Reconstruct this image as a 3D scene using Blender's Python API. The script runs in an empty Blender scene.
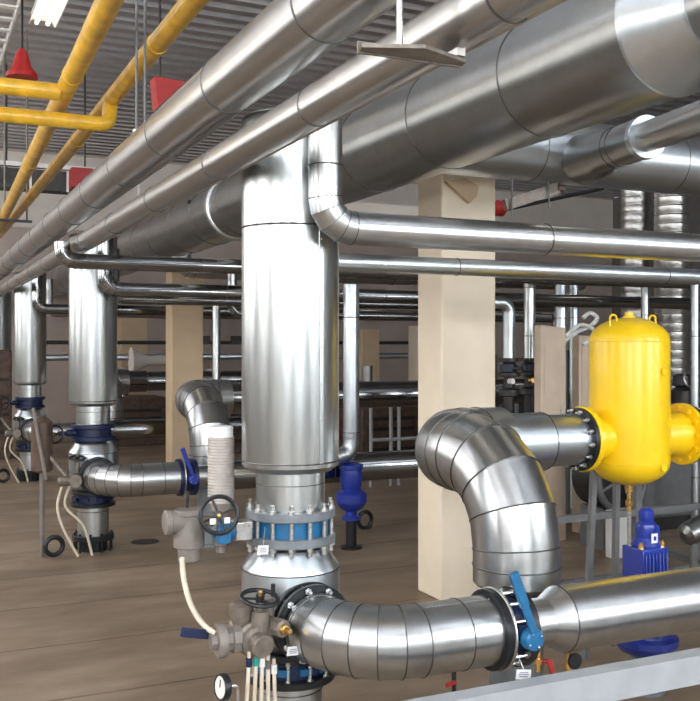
import bpy, bmesh, math, random
from mathutils import Vector, Matrix, Quaternion
random.seed(4)
PI = math.pi
C = bpy.context.scene.collection
V3 = Vector
# ------------------------------------------------------------ place and camera
TH = math.radians(24.95)          # camera turned right of the pipe rows (+Y)
EYE = 1.7
FPX = 950.0
HZ = 345.0
ST = 4.486                        # spacing of the pipe bays along Y

def at(px, py, Y):
    """world point seen at pixel (px,py) on the vertical plane Y=const"""
    k = (px - 350.0) / FPX
    ax = math.sin(TH) + k * math.cos(TH)
    ay = math.cos(TH) - k * math.sin(TH)
    d = Y / ay
    return V3((d * ax, Y, EYE + d * (HZ - py) / FPX))

# ------------------------------------------------------------ materials
def new_mat(name):
    m = bpy.data.materials.new(name); m.use_nodes = True
    nt = m.node_tree
    return m, nt, nt.nodes['Principled BSDF']

def ramp(nt, stops):
    r = nt.nodes.new('ShaderNodeValToRGB')
    e = r.color_ramp.elements
    e[0].position = stops[0][0]; e[0].color = (*stops[0][1], 1)
    e[1].position = stops[-1][0]; e[1].color = (*stops[-1][1], 1)
    for p, c in stops[1:-1]:
        n = e.new(p); n.color = (*c, 1)
    return r

def metal(name, c0, c1, r0, r1, scale=9, bump=0.06, stretch=(1, 1, 1), metallic=1.0):
    m, nt, b = new_mat(name)
    tc = nt.nodes.new('ShaderNodeTexCoord'); mp = nt.nodes.new('ShaderNodeMapping')
    mp.inputs['Scale'].default_value = stretch
    nt.links.new(tc.outputs['Object'], mp.inputs[0])
    n = nt.nodes.new('ShaderNodeTexNoise'); n.inputs['Scale'].default_value = scale
    n.inputs['Detail'].default_value = 7; n.inputs['Roughness'].default_value = .68
    nt.links.new(mp.outputs[0], n.inputs['Vector'])
    r = ramp(nt, [(.3, c0), (.7, c1)])
    nt.links.new(n.outputs['Fac'], r.inputs[0]); nt.links.new(r.outputs[0], b.inputs['Base Color'])
    mr = nt.nodes.new('ShaderNodeMapRange'); mr.inputs['To Min'].default_value = r0; mr.inputs['To Max'].default_value = r1
    mr.inputs['From Min'].default_value = .3; mr.inputs['From Max'].default_value = .7
    n2 = nt.nodes.new('ShaderNodeTexNoise'); n2.inputs['Scale'].default_value = scale * 2.7; n2.inputs['Detail'].default_value = 4
    nt.links.new(mp.outputs[0], n2.inputs['Vector'])
    nt.links.new(n2.outputs['Fac'], mr.inputs['Value']); nt.links.new(mr.outputs[0], b.inputs['Roughness'])
    n3 = nt.nodes.new('ShaderNodeTexNoise'); n3.inputs['Scale'].default_value = 3.2; n3.inputs['Detail'].default_value = 1.5
    nt.links.new(mp.outputs[0], n3.inputs['Vector'])
    bp = nt.nodes.new('ShaderNodeBump'); bp.inputs['Strength'].default_value = bump * 2; bp.inputs['Distance'].default_value = .012
    nt.links.new(n3.outputs['Fac'], bp.inputs['Height']); nt.links.new(bp.outputs[0], b.inputs['Normal'])
    b.inputs['Metallic'].default_value = metallic
    return m

def paint(name, col, rough=.4, var=.12, scale=12, bump=0.0, coat=0.0, metallic=0.0):
    m, nt, b = new_mat(name)
    tc = nt.nodes.new('ShaderNodeTexCoord')
    n = nt.nodes.new('ShaderNodeTexNoise'); n.inputs['Scale'].default_value = scale; n.inputs['Detail'].default_value = 6
    nt.links.new(tc.outputs['Object'], n.inputs['Vector'])
    lo = tuple(c * (1 - var) for c in col); hi = tuple(min(1, c * (1 + var)) for c in col)
    r = ramp(nt, [(.3, lo), (.7, hi)])
    nt.links.new(n.outputs['Fac'], r.inputs[0]); nt.links.new(r.outputs[0], b.inputs['Base Color'])
    b.inputs['Roughness'].default_value = rough; b.inputs['Metallic'].default_value = metallic
    b.inputs['Coat Weight'].default_value = coat; b.inputs['Coat Roughness'].default_value = .2
    if bump:
        bp = nt.nodes.new('ShaderNodeBump'); bp.inputs['Strength'].default_value = bump; bp.inputs['Distance'].default_value = .02
        nt.links.new(n.outputs['Fac'], bp.inputs['Height']); nt.links.new(bp.outputs[0], b.inputs['Normal'])
    return m

def emit(name, col, s):
    m, nt, b = new_mat(name)
    b.inputs['Base Color'].default_value = (*col, 1)
    b.inputs['Emission Color'].default_value = (*col, 1); b.inputs['Emission Strength'].default_value = s
    return m

M = {}
M['clad'] = metal('galvanised_cladding', (.44, .455, .465), (.54, .555, .565), .28, .32, 11, .03)
M['seam'] = metal('seam_steel', (.10, .10, .10), (.2, .2, .2), .4, .5, 11, .0)
M['clad_v'] = metal('galvanised_cladding_vertical', (.46, .49, .50), (.58, .605, .61), .28, .33, 9, .06, (1, 1, .18))
M['clad_d'] = metal('dull_cladding', (.28, .29, .29), (.34, .35, .35), .30, .32, 6, .02)
M['clad_w'] = metal('warm_cladding', (.42, .415, .405), (.52, .515, .505), .28, .32, 10, .03, (1, .3, 1))
M['clad_b'] = metal('bright_duct', (.50, .55, .59), (.60, .65, .69), .31, .34, 6, .03)
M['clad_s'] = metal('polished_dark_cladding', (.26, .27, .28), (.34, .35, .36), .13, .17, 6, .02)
M['deck'] = metal('deck_steel', (.58, .59, .63), (.76, .77, .82), .28, .36, 2.2, .0)
M['yellow'] = paint('yellow_enamel', (.92, .60, .006), .33, .04, 5, .0, .25)
M['yellow_pipe'] = paint('yellow_gas_paint', (.74, .43, .03), .3, .25, 9, .03, .3)
M['blue'] = paint('blue_paint', (.008, .125, .29), .35, .15, 20, .03, .3)
M['dblue'] = paint('deep_blue_paint', (.012, .035, .30), .3, .15, 20, .03, .4)
M['navy'] = paint('navy_paint', (.006, .014, .06), .4, .2, 20, .03)
M['black'] = paint('black_iron', (.018, .02, .024), .38, .25, 30, .05, 0, .3)
M['steel'] = metal('bolt_steel', (.5, .5, .5), (.68, .68, .67), .25, .4, 30, .03)
M['grey'] = paint('grey_flange_paint', (.20, .225, .25), .4, .15, 20, .03, .1, .35)
M['beam'] = paint('grey_beam_paint', (.36, .38, .41), .42, .1, 8, .03)
M['rail'] = paint('grey_rail_paint', (.13, .135, .14), .45, .15, 12)
M['valve'] = paint('weathered_valve_bronze', (.20, .17, .145), .45, .25, 26, .12, 0, .35)
M['relief'] = paint('grey_cast_fitting', (.20, .175, .16), .5, .14, 18, .08)
M['rib'] = paint('pale_ribbed_hose', (.40, .365, .34), .5, .12, 20)
M['hose'] = paint('cream_hose', (.66, .58, .47), .45, .12, 16)
M['brass'] = metal('brass', (.62, .38, .12), (.8, .52, .2), .25, .4, 30, .03)
M['red'] = paint('red_paint', (.36, .012, .012), .4, .2, 12)
M['white'] = paint('white_plastic', (.78, .78, .77), .4, .05, 12)
M['hall'] = paint('dark_hall_wall', (.17, .16, .155), .8, .1, 1.5, .04)
M['tag'] = paint('tag_white', (.80, .80, .82), .5, .04, 12)
M['ink'] = paint('ink_grey', (.12, .13, .2), .5, .04, 12)
M['teal'] = paint('teal_collar', (.02, .33, .28), .4, .1, 12)
M['pillar'] = paint('cream_plaster', (.80, .70, .56), .75, .06, 3, .06)
M['tan'] = paint('tan_plaster', (.55, .42, .28), .75, .08, 3, .06)
M['panel'] = paint('beige_board', (.62, .50, .39), .6, .08, 5, .03)
M['wall'] = paint('beige_wall_paint', (.44, .37, .33), .8, .1, 1.5, .04)
M['walllight'] = paint('pale_wall_paint', (.66, .61, .56), .8, .08, 1.5, .04)
M['dark'] = paint('dark_machine', (.03, .028, .028), .4, .4, 12, .1, 0, .3)
M['brown'] = paint('brown_machine', (.10, .06, .045), .5, .4, 10, .1)
M['lamp'] = emit('lamp_tube', (1, .93, .78), 3.0)
M['day'] = emit('daylight_pane', (.94, .98, 1.0), 12.0)
M['daydim'] = emit('side_daylight_pane', (1.0, .98, .95), 6.5)

def floor_mat():
    m, nt, b = new_mat('brown_concrete_floor')
    tc = nt.nodes.new('ShaderNodeTexCoord'); sep = nt.nodes.new('ShaderNodeSeparateXYZ')
    nt.links.new(tc.outputs['Object'], sep.inputs[0])
    n = nt.nodes.new('ShaderNodeTexNoise'); n.inputs['Scale'].default_value = 1.1; n.inputs['Detail'].default_value = 9; n.inputs['Roughness'].default_value = .65
    mp = nt.nodes.new('ShaderNodeMapping'); mp.inputs['Scale'].default_value = (.6, 1.5, 1)
    nt.links.new(tc.outputs['Object'], mp.inputs[0]); nt.links.new(mp.outputs[0], n.inputs['Vector'])
    r = ramp(nt, [(.25, (.12, .084, .056)), (.5, (.255, .19, .135)), (.75, (.42, .33, .245))])
    nt.links.new(n.outputs['Fac'], r.inputs[0])
    # straight joints across the room every 0.86 m
    wob = nt.nodes.new('ShaderNodeTexNoise'); wob.inputs['Scale'].default_value = 2.5
    nt.links.new(tc.outputs['Object'], wob.inputs['Vector'])
    def mth(op, a, bb=None):
        q = nt.nodes.new('ShaderNodeMath'); q.operation = op
        for i, v in enumerate((a, bb)):
            if v is None: continue
            if isinstance(v, (int, float)): q.inputs[i].default_value = v
            else: nt.links.new(v, q.inputs[i])
        return q.outputs[0]
    yy = mth('ADD', sep.outputs['Y'], mth('MULTIPLY', wob.outputs['Fac'], .03))
    fr = mth('FRACT', mth('DIVIDE', yy, .86))
    line = mth('LESS_THAN', mth('ABSOLUTE', mth('SUBTRACT', fr, .5)), .011)
    n4 = nt.nodes.new('ShaderNodeTexNoise'); n4.inputs['Scale'].default_value = 1.7
    nt.links.new(tc.outputs['Object'], n4.inputs['Vector'])
    line = mth('MULTIPLY', line, mth('MULTIPLY', n4.outputs['Fac'], 1.25))
    mx = nt.nodes.new('ShaderNodeMix'); mx.data_type = 'RGBA'
    nt.links.new(line, mx.inputs['Factor']); nt.links.new(r.outputs[0], mx.inputs[6]); mx.inputs[7].default_value = (.05, .035, .028, 1)
    nt.links.new(mx.outputs[2], b.inputs['Base Color'])
    n5 = nt.nodes.new('ShaderNodeTexNoise'); n5.inputs['Scale'].default_value = 40
    nt.links.new(tc.outputs['Object'], n5.inputs['Vector'])
    bp = nt.nodes.new('ShaderNodeBump'); bp.inputs['Strength'].default_value = .08; bp.inputs['Distance'].default_value = .01
    nt.links.new(n5.outputs['Fac'], bp.inputs['Height']); nt.links.new(bp.outputs[0], b.inputs['Normal'])
    b.inputs['Roughness'].default_value = .5
    return m
M['floor'] = floor_mat()

# ------------------------------------------------------------ mesh helpers
def frame(d):
    d = V3(d).normalized()
    ref = V3((0, 0, 1)) if abs(d.z) < .9 else V3((1, 0, 0))
    u = ref.cross(d).normalized(); v = d.cross(u).normalized()
    return d, u, v

class B:
    def __init__(s): s.bm = bmesh.new(); s.mi = 0
    def _face(s, vs):
        try:
            f = s.bm.faces.new(vs); f.material_index = s.mi
        except ValueError: pass
    def rings(s, rings, cap=True, closed=False):
        L = [[s.bm.verts.new(p) for p in r] for r in rings]
        n = len(L[0]); m = len(L)
        for i in range(m if closed else m - 1):
            a, b = L[i], L[(i + 1) % m]
            for j in range(n):
                s._face([a[j], a[(j + 1) % n], b[(j + 1) % n], b[j]])
        if cap and not closed:
            s._face(list(reversed(L[0]))); s._face(L[-1])
    def lathe(s, o, axis, prof, seg=40):
        """prof: (radius, distance along axis)"""
        d, u, v = frame(axis); o = V3(o)
        R = []
        for r, t in prof:
            r = max(r, .0004)
            R.append([o + d * t + (u * math.cos(2 * PI * j / seg) + v * math.sin(2 * PI * j / seg)) * r for j in range(seg)])
        s.rings(R)
    def cyl(s, p0, p1, r0, r1=None, seg=24):
        p0 = V3(p0); p1 = V3(p1)
        s.lathe(p0, p1 - p0, [(r0, 0), (r0 if r1 is None else r1, (p1 - p0).length)], seg)
    def sweep(s, path, r, seg=48, beads=(), br=.004, cap=True):
        """mitred sweep; beads = indices of path points that carry a raised seam"""
        P = [V3(p) for p in path]
        d, u, v = frame(P[1] - P[0]); R = []
        for i, p in enumerate(P):
            n = d.copy()
            if 0 < i < len(P) - 1:
                d2 = (P[i + 1] - p).normalized(); n = (d + d2).normalized()
            ring = []
            for j in range(seg):
                off = (u * math.cos(2 * PI * j / seg) + v * math.sin(2 * PI * j / seg)) * r
                ring.append(p + off - d * (off.dot(n) / d.dot(n)))
            R.append(ring)
            if 0 < i < len(P) - 1:
                q = d.rotation_difference(d2); u = q @ u; v = q @ v; d = d2
        s.rings(R, cap)
        for i in beads:
            c = sum(R[i], V3((0, 0, 0))) / seg
            s.mi = 1; s.loop([c + (q - c) * (1 + br * .1 / r) for q in R[i]], br * .6); s.mi = 0
    def loop(s, pts, rb, k=6):
        n = len(pts); c = sum(pts, V3((0, 0, 0))) / n; R = []
        for i, p in enumerate(pts):
            t = (pts[(i + 1) % n] - pts[i - 1]).normalized(); o = (p - c).normalized(); w = t.cross(o).normalized()
            R.append([p + (o * math.cos(2 * PI * j / k) + w * math.sin(2 * PI * j / k)) * rb for j in range(k)])
        s.rings(R, closed=True)
    def bead(s, c, axis, r, rb=.004, seg=48):
        s.mi = 1; d, u, v = frame(axis); c = V3(c)
        s.loop([c + (u * math.cos(2 * PI * j / seg) + v * math.sin(2 * PI * j / seg)) * r for j in range(seg)], rb); s.mi = 0
    def torus(s, c, axis, R, r, seg=40, k=10):
        d, u, v = frame(axis); c = V3(c)
        s.loop([c + (u * math.cos(2 * PI * j / seg) + v * math.sin(2 * PI * j / seg)) * R for j in range(seg)], r, k)
    def box(s, c, size, rz=0, rot=None):
        c = V3(c); hx, hy, hz = [q / 2 for q in size]
        mt = rot if rot else Matrix.Rotation(rz, 3, 'Z')
        vs = [s.bm.verts.new(c + mt @ V3((x * hx, y * hy, z * hz))) for x in (-1, 1) for y in (-1, 1) for z in (-1, 1)]
        for f in ((0, 1, 3, 2), (4, 6, 7, 5), (0, 4, 5, 1), (2, 3, 7, 6), (0, 2, 6, 4), (1, 5, 7, 3)):
            s._face([vs[i] for i in f])
    def prism(s, pts, off):
        """planar polygon extruded by vector off"""
        a = [s.bm.verts.new(V3(p)) for p in pts]; b = [s.bm.verts.new(V3(p) + V3(off)) for p in pts]
        n = len(pts)
        s._face(list(reversed(a))); s._face(b)
        for i in range(n): s._face([a[i], a[(i + 1) % n], b[(i + 1) % n], b[i]])
    def bar(s, p0, p1, w, h):
        p0 = V3(p0); p1 = V3(p1); d, u, v = frame(p1 - p0)
        rot = Matrix((u, v, d)).transposed()
        s.box((p0 + p1) / 2, (w, h, (p1 - p0).length), rot=rot)
    def ball(s, c, r, seg=20):
        s.lathe(c, (0, 0, 1), [(r * math.sin(PI * i / 12), -r * math.cos(PI * i / 12)) for i in range(13)], seg)

def link(name, b, mat, parent=None, ang=30, bevel=0):
    me = bpy.data.meshes.new(name)
    if parent is not None:
        b.bm.transform(Matrix.Translation(-parent.location) if parent.parent is None else Matrix.Translation(-(parent.location + parent.parent.location)))
    bmesh.ops.recalc_face_normals(b.bm, faces=b.bm.faces[:])
    b.bm.to_mesh(me); b.bm.free()
    for p in me.polygons: p.use_smooth = True
    me.set_sharp_from_angle(angle=math.radians(ang))
    me.materials.append(M[mat])
    if any(p.material_index == 1 for p in me.polygons): me.materials.append(M['seam' if mat.startswith('clad') else mat])
    o = bpy.data.objects.new(name, me); C.objects.link(o)
    if parent is not None: o.parent = parent
    if bevel:
        mod = o.modifiers.new('bevel', 'BEVEL'); mod.width = bevel; mod.segments = 2; mod.limit_method = 'ANGLE'; mod.angle_limit = math.radians(50)
    return o

def tag(o, label, cat, group=None):
    o['label'] = label; o['category'] = cat
    if group: o['group'] = group
    return o

def thing(name, label, cat, loc, group=None):
    o = bpy.data.objects.new(name, None); C.objects.link(o); o.location = loc
    o.empty_display_size = .05
    return tag(o, label, cat, group)

def single(name, b, mat, label, cat, group=None, ang=30, bevel=0):
    """a thing that is one mesh, origin at its own centre"""
    bb = [v.co for v in b.bm.verts]
    lo = V3([min(q[i] for q in bb) for i in range(3)]); hi = V3([max(q[i] for q in bb) for i in range(3)])
    c = (lo + hi) / 2; c.z = lo.z
    b.bm.transform(Matrix.Translation(-c))
    o = link(name, b, mat, None, ang, bevel); o.location = c
    return tag(o, label, cat, group)

def struct(name, b, mat, ang=30):
    o = link(name, b, mat, None, ang); o['kind'] = 'structure'
    return o

def bend(path, R, n):
    """replace corners with arcs of n gores; returns points and indices lying on arcs"""
    P = [V3(p) for p in path]; out = [P[0]]; idx = []
    Rs = R if isinstance(R, (list, tuple)) else [R] * (len(P) - 2)
    for i in range(1, len(P) - 1):
        a = (P[i - 1] - P[i]).normalized(); c = (P[i + 1] - P[i]).normalized()
        ang = PI - a.angle(c); t = Rs[i - 1] * math.tan(ang / 2)
        s0 = P[i] + a * t; e0 = P[i] + c * t
        cen = P[i] + (a + c).normalized() * (Rs[i - 1] / math.cos(ang / 2))
        ax = (s0 - cen).cross(e0 - cen).normalized()
        for k in range(n + 1):
            q = Quaternion(ax, ang * k / n)
            idx.append(len(out)); out.append(cen + q @ (s0 - cen))
    out.append(P[-1])
    return out, idx

def along(p0, p1, L, off=0.0):
    p0 = V3(p0); p1 = V3(p1); n = (p1 - p0); ln = n.length; n.normalize()
    t = off; res = []
    while t < ln - .02:
        if t > .02: res.append(p0 + n * t)
        t += L
    return res, n

def clad_pipe(b, path, r, R=.2, n=5, L=.9, off=.4, br=.004, seg=48, beadidx=True):
    pts, idx = bend(path, R, n) if len(path) > 2 else ([V3(p) for p in path], [])
    b.sweep(pts, r, seg, idx if beadidx else (), br)
    for i in range(len(pts) - 1):
        if (pts[i + 1] - pts[i]).length > L * .9:
            ps, ax = along(pts[i], pts[i + 1], L, off)
            for p in ps: b.bead(p, ax, r + br * .25, br, seg)

# ------------------------------------------------------------ room
XL, XR, YB, YF, ZC = -5.0, 17.0, -3.5, 20.0, 5.6
b = B(); b.box(((XL + XR) / 2, (YB + YF) / 2, -.1), (XR - XL, YF - YB, .2)); struct('floor', b, 'floor')
# trapezoid steel deck
b = B(); y = YB; pitch = .30; prof = []
while y < YF:
    prof += [(y, ZC), (y + .13, ZC), (y + .17, ZC + .07), (y + .26, ZC + .07)]; y += pitch
prof.append((YF, ZC))
lo = [(XL, yy, zz) for yy, zz in prof]
up = [(XL, YF, ZC + .25), (XL, YB, ZC + .25)]
b.prism(lo + up, (XR - XL, 0, 0)); struct('ceiling', b, 'deck')
b = B(); b.box(((XL + XR) / 2, YF + .1, ZC / 2), (XR - XL, .2, ZC)); struct('wall_far', b, 'wall')
b = B(); b.box((XR + .1, (YB + YF) / 2, ZC / 2), (.2, YF - YB, ZC)); struct('wall_right', b, 'hall')
b = B(); b.box((XL - .1, (YB + YF) / 2, ZC / 2), (.2, YF - YB, ZC)); struct('wall_left', b, 'hall')
b = B(); b.box(((XL + XR) / 2, YB - .1, ZC / 2), (XR - XL, .2, ZC)); struct('wall_back', b, 'hall')
b = B(); b.box(((XL + XR) / 2, YF - .03, 4.15), (XR - XL, .06, .2)); struct('trim_1', b, 'walllight')
b = B(); b.box(((XL + XR) / 2, YF - .02, 4.9), (XR - XL, .04, 1.3)); struct('trim_2', b, 'walllight')
# daylight windows of the hall (left wall and wall behind)
wn = 1
def window(c, w, h, axis):
    global wn
    n = 3
    f = B(); p = B()
    for i in range(n + 1):
        t = -w / 2 + w * i / n
        f.box(c + (V3((0, t, 0)) if axis == 'x' else V3((t, 0, 0))), (.07, .06, h) if axis == 'x' else (.06, .07, h))
    for z in (-h / 2, 0.1 * h, h / 2):
        f.box(c + V3((0, 0, z)), (.07, w, .06) if axis == 'x' else (w, .07, .06))
    root = struct('window_%d' % wn, f, 'white')
    p.box(c, (.02, w - .06, h - .06) if axis == 'x' else (w - .06, .02, h - .06))
    link('pane', p, 'day' if axis == 'y' else 'daydim', root)
    wn += 1
for y in (-1.2, 3.2, 7.6, 12.0, 16.4): window(V3((XL + .04, y, 3.5)), 2.6, 3.4, 'x')
for x in (-2.6, 1.4, 6.0, 10.5): window(V3((x, YB + .04, 3.0)), 2.3, 3.2, 'y')

# ------------------------------------------------------------ lamps
def lamp(x, y, z, label, ln=1.5):
    t = thing('batten_light', label, 'ceiling light', (x, y, z), 'batten lights hung in a row')
    b = B(); b.box((x, y, z + .06), (.2, ln, .06)); b.prism([(x - .1, y - ln / 2, z + .03), (x - .13, y - ln / 2, z - .02), (x - .12, y - ln / 2, z - .02), (x - .09, y - ln / 2, z + .03)], (0, ln, 0))
    b.prism([(x + .1, y - ln / 2, z + .03), (x + .13, y - ln / 2, z - .02), (x + .12, y - ln / 2, z - .02), (x + .09, y - ln / 2, z + .03)], (0, ln, 0))
    link('housing', b, 'white', t)
    for s in (-1, 1):
        b = B(); b.cyl((x + s * .05, y - ln / 2 + .03, z), (x + s * .05, y + ln / 2 - .03, z), .018, seg=12); link('tube', b, 'lamp', t)
    for s in (-1, 1):
        b = B(); b.cyl((x, y + s * ln * .35, z + .09), (x, y + s * ln * .35, ZC + .02), .008, seg=8); link('suspension_rod', b, 'rail', t)
for i, (x, y, lb) in enumerate([(1.15, 8.65, 'white batten light hung under the steel deck above the yellow pipes'),
        (1.22, 4.4, 'batten light hung over the twin insulated pipes'), (1.22, .6, 'batten light hung behind the viewer over the pipe row'),
        (4.8, 4.4, 'batten light hung above the yellow tank'), (4.8, .6, 'batten light hung near the back windows'), (4.8, 8.6, 'batten light hung above the far aisle'),
        (-2.0, 2.6, 'batten light hung over the left aisle'), (-2.0, 8.6, 'batten light hung over the far left aisle'),
        (8.6, 6.6, 'batten light hung over the right side machines'), (7.5, 13.0, 'batten light hung near the far wall')]):
    lamp(x, y, 4.74 if i == 0 else 4.9, lb)

# ------------------------------------------------------------ overhead pipes along Y
AH = (1.1, 2.69, .105)
t = thing('overhead_pipe', 'large silver insulated pipe running diagonally at upper left, above its thinner twin', 'pipe', (1.1, 8, 2.585))
b = B(); clad_pipe(b, [(1.1, -1.5, 2.688), (1.1, 19.8, 2.688)], .109, L=.92, off=.35 , br=.0035, seg=64)
link('cladding', b, 'clad_w', t, 12)
b = B(); b.box((1.165, 9, 2.606), (.016, 21, .006), rot=Matrix.Rotation(.65, 3, 'Y'));  link('lap_seam', b, 'clad_w', t)
b = B()
for i in range(40):
    a = math.radians(-38); b.ball((1.1 + .105 * math.cos(a), 1.0 + i * .12, 2.69 + .105 * math.sin(a)), .004, 8)
link('rivets', b, 'steel', t)
t = thing('overhead_pipe', 'thinner silver insulated pipe running diagonally just below the large upper left pipe', 'pipe', (1.1, 8, 2.352))
b = B(); clad_pipe(b, [(1.1, -1.5, 2.412), (1.1, 19.8, 2.412)], .0605, L=1.0, off=.1, br=.003, seg=56); link('cladding', b, 'clad_w', t, 12)
b = B(); b.box((1.142, 9, 2.366), (.012, 21, .005), rot=Matrix.Rotation(.75, 3, 'Y')); link('lap_seam', b, 'clad_w', t)
# hidden header over the risers
b = B(); clad_pipe(b, [(1.44, 2.6, 2.66), (1.44, 19.0, 2.66)], .045, L=1.5, seg=32)
single('header_pipe', b, 'clad_d', 'slim pipe running above the vertical column tops behind the paired upper pipes', 'pipe')

# big duct with conical end
t = thing('large_duct', 'very large dull silver duct crossing the upper right, with a pale conical end plate', 'duct', (2.6, 8, 2.63))
b = B(); clad_pipe(b, [(2.6, 2.72, 2.9), (2.6, 19.8, 2.9)], .264, L=.84, off=.78, br=.004, seg=72); link('cladding', b, 'clad_d', t, 12)
b = B(); b.lathe((2.6, 2.72, 2.9), (0, -1, 0), [(.268, -.01), (.268, .004), (.15, .2), (.15, .21)], 72); link('end_cone', b, 'clad_b', t)
b = B(); clad_pipe(b, [(2.6, 2.51, 2.9), (2.6, -1.5, 2.9)], .145, L=1, seg=56); link('inner_pipe', b, 'clad_d', t, 12)
b = B(); b.box((2.80, 9, 2.715), (.03, 12.4, .008), rot=Matrix.Rotation(.75, 3, 'Y')); link('lap_seam', b, 'clad_w', t)
b = B(); b.lathe((2.6, 7.9, 2.9), (0, 1, 0), [(.264, 0), (.285, .01), (.285, .07), (.264, .08)], 64); link('collar', b, 'clad', t)
# branch duct along X from the big duct
t = thing('branch_duct', 'pale bluish duct running right from under the very large dull duct', 'duct', (5, 5, 2.75))
b = B(); clad_pipe(b, [(2.84, 5.0, 2.95), (9.6, 5.0, 2.95)], .205, L=1.15, off=.75, br=.003, seg=64); link('cladding', b, 'clad_b', t, 12)
# sleeve pipe near the right edge
t = thing('sleeved_pipe', 'silver pipe with a thicker sleeve and pale collar at the upper right edge', 'pipe', (3.75, 4, 2.76))
p0 = V3((3.50, 2.7, 2.85)); p1 = V3((3.86, 4.81, 2.868)); ax = (p1 - p0).normalized()
b = B(); b.cyl(p0 - ax * 1.2, p0 + ax * 1.45, .086, seg=48); link('pipe_end', b, 'clad_w', t, 12)
b = B(); b.lathe(p0 + ax * 1.45, ax, [(.118, 0), (.118, .45), (.14, .5), (.16, .68)], 48); b.bead(p0 + ax * 1.68, ax, .119, .004); b.bead(p0 + ax * 1.74, ax, .119, .004)
link('sleeve', b, 'clad_d', t)
b = B(); b.lathe(p0 + ax * 1.42, ax, [(.12, 0), (.124, .005), (.124, .04), (.12, .045)], 48); link('collar', b, 'clad_b', t)

# ------------------------------------------------------------ yellow gas pipes
def gas(name_label, path, r, R, L=1.7, off=.3, n=10):
    t = thing('gas_pipe', name_label, 'pipe', V3(path[0]), 'yellow gas pipes under the ceiling')
    b = B(); pts, idx = bend(path, R, n) if len(path) > 2 else ([V3(p) for p in path], [])
    b.sweep(pts, r, 32); link('pipe', b, 'yellow_pipe', t, 30)
    return t
tA = gas('yellow gas pipe running diagonally, left of its neighbour', [(.765, 1.0, 3.345), (1.14, 14.5, 3.30)], .06, .1)
b = B()
for y in (3.6, 5.9, 8.8):
    b = B(); b.bead((.765 + .02778 * (y - 1), y, 3.345 - .00333 * (y - 1)), (.0278, 1, 0), .0605, .005, 32); link('weld', b, 'yellow_pipe', tA)
tB = gas('yellow gas pipe running diagonally nearer the silver pipes', [(1.25, 1.0, 3.364), (1.25, 16.5, 3.364)], .055, .1)
b = B()
for y in (3.1, 5.2, 7.9, 10.9):
    b = B(); b.bead((1.25, y, 3.364), (0, 1, 0), .0555, .005, 32); link('weld', b, 'yellow_pipe', tB)
pC = at(40, 90, 6.2)
gas('upper yellow gas branch entering from the left and meeting the first diagonal pipe', [(-2.0, pC.y, pC.z), (.865, pC.y, pC.z)], .052, .1)
pD = at(60, 120, 6.45)
gas('lower yellow gas branch from the left with an elbow up to the second diagonal pipe', [(-2.0, pD.y, pD.z), (1.22, pD.y, pD.z), (1.24, pD.y + .07, 3.32)], .05, .07)

# ------------------------------------------------------------ one bay of vertical columns
words = ['nearest', 'second', 'third', 'farthest']
def flange(b, c, axis, r, th, rin=None, bolts=0, br=.007, rb=None):
    b.lathe(c, axis, [(r - .004, 0), (r, .004), (r, th - .004), (r - .004, th)], 48)
def bolt_mesh(rad=.0075, ln=.2, head=.013):
    b = B(); b.cyl((0, 0, -ln / 2), (0, 0, ln / 2), rad, seg=10)
    for s in (-1, 1): b.lathe((0, 0, s * (ln / 2 - .028)), (0, 0, 1), [(head, -.007), (head, .007)], 6)
    me = bpy.data.meshes.new('bolt'); bmesh.ops.recalc_face_normals(b.bm, faces=b.bm.faces[:]); b.bm.to_mesh(me); b.bm.free(); me.materials.append(M['steel'])
    return me
BOLT = bolt_mesh(.0085, .2, .015); BOLT_S = bolt_mesh(.007, .13, .013)
BOLT_K = bolt_mesh(.006, .085, .012)
def add_bolts(t, c, axis, R, n, me, ph=.1):
    d, u, v = frame(axis); c = V3(c)
    for i in range(n):
        a = 2 * PI * i / n + ph
        o = bpy.data.objects.new('bolt', me); C.objects.link(o); o.parent = t
        o.location = c + (u * math.cos(a) + v * math.sin(a)) * R - t.location
        o.rotation_euler = V3((0, 0, 1)).rotation_difference(d).to_euler()

def paper_tag(p, w, h, label, rz, hang):
    t = thing('paper_tag', label, 'tag', p, 'white tags hung on the valves')
    rot = Matrix.Rotation(rz, 3, 'Z') @ Matrix.Rotation(.12, 3, 'Y')
    b = B(); b.box(p, (w, .002, h), rot=rot); link('card', b, 'tag', t)
    b = B()
    for k in (-1, 0, 1): b.box(V3(p) + rot @ V3((0, -.002, k * h * .2)), (w * (.7 - .12 * abs(k)), .001, h * .07), rot=rot)
    link('print', b, 'ink', t)
    b = B(); b.cyl(V3(p) + rot @ V3((0, 0, h / 2)), hang, .0015, seg=6); link('string', b, 'steel', t)

def handwheel(t, c, axis, R, r=.007, spokes=3, mat='black', hub=.016):
    b = B(); b.torus(c, axis, R, r, 36, 8); d, u, v = frame(axis); c = V3(c)
    for i in range(spokes):
        a = 2 * PI * i / spokes + .4; b.bar(c - d * .004, c + (u * math.cos(a) + v * math.sin(a)) * R, .014, .006)
    b.lathe(c - d * .012, d, [(hub, 0), (hub, .024)], 16)
    o = link('handwheel', b, mat, t)
    b = B(); b.lathe(c + d * .012, d, [(.009, 0), (.009, .012), (.005, .016)], 6); link('nut', b, 'brass', o)

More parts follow.
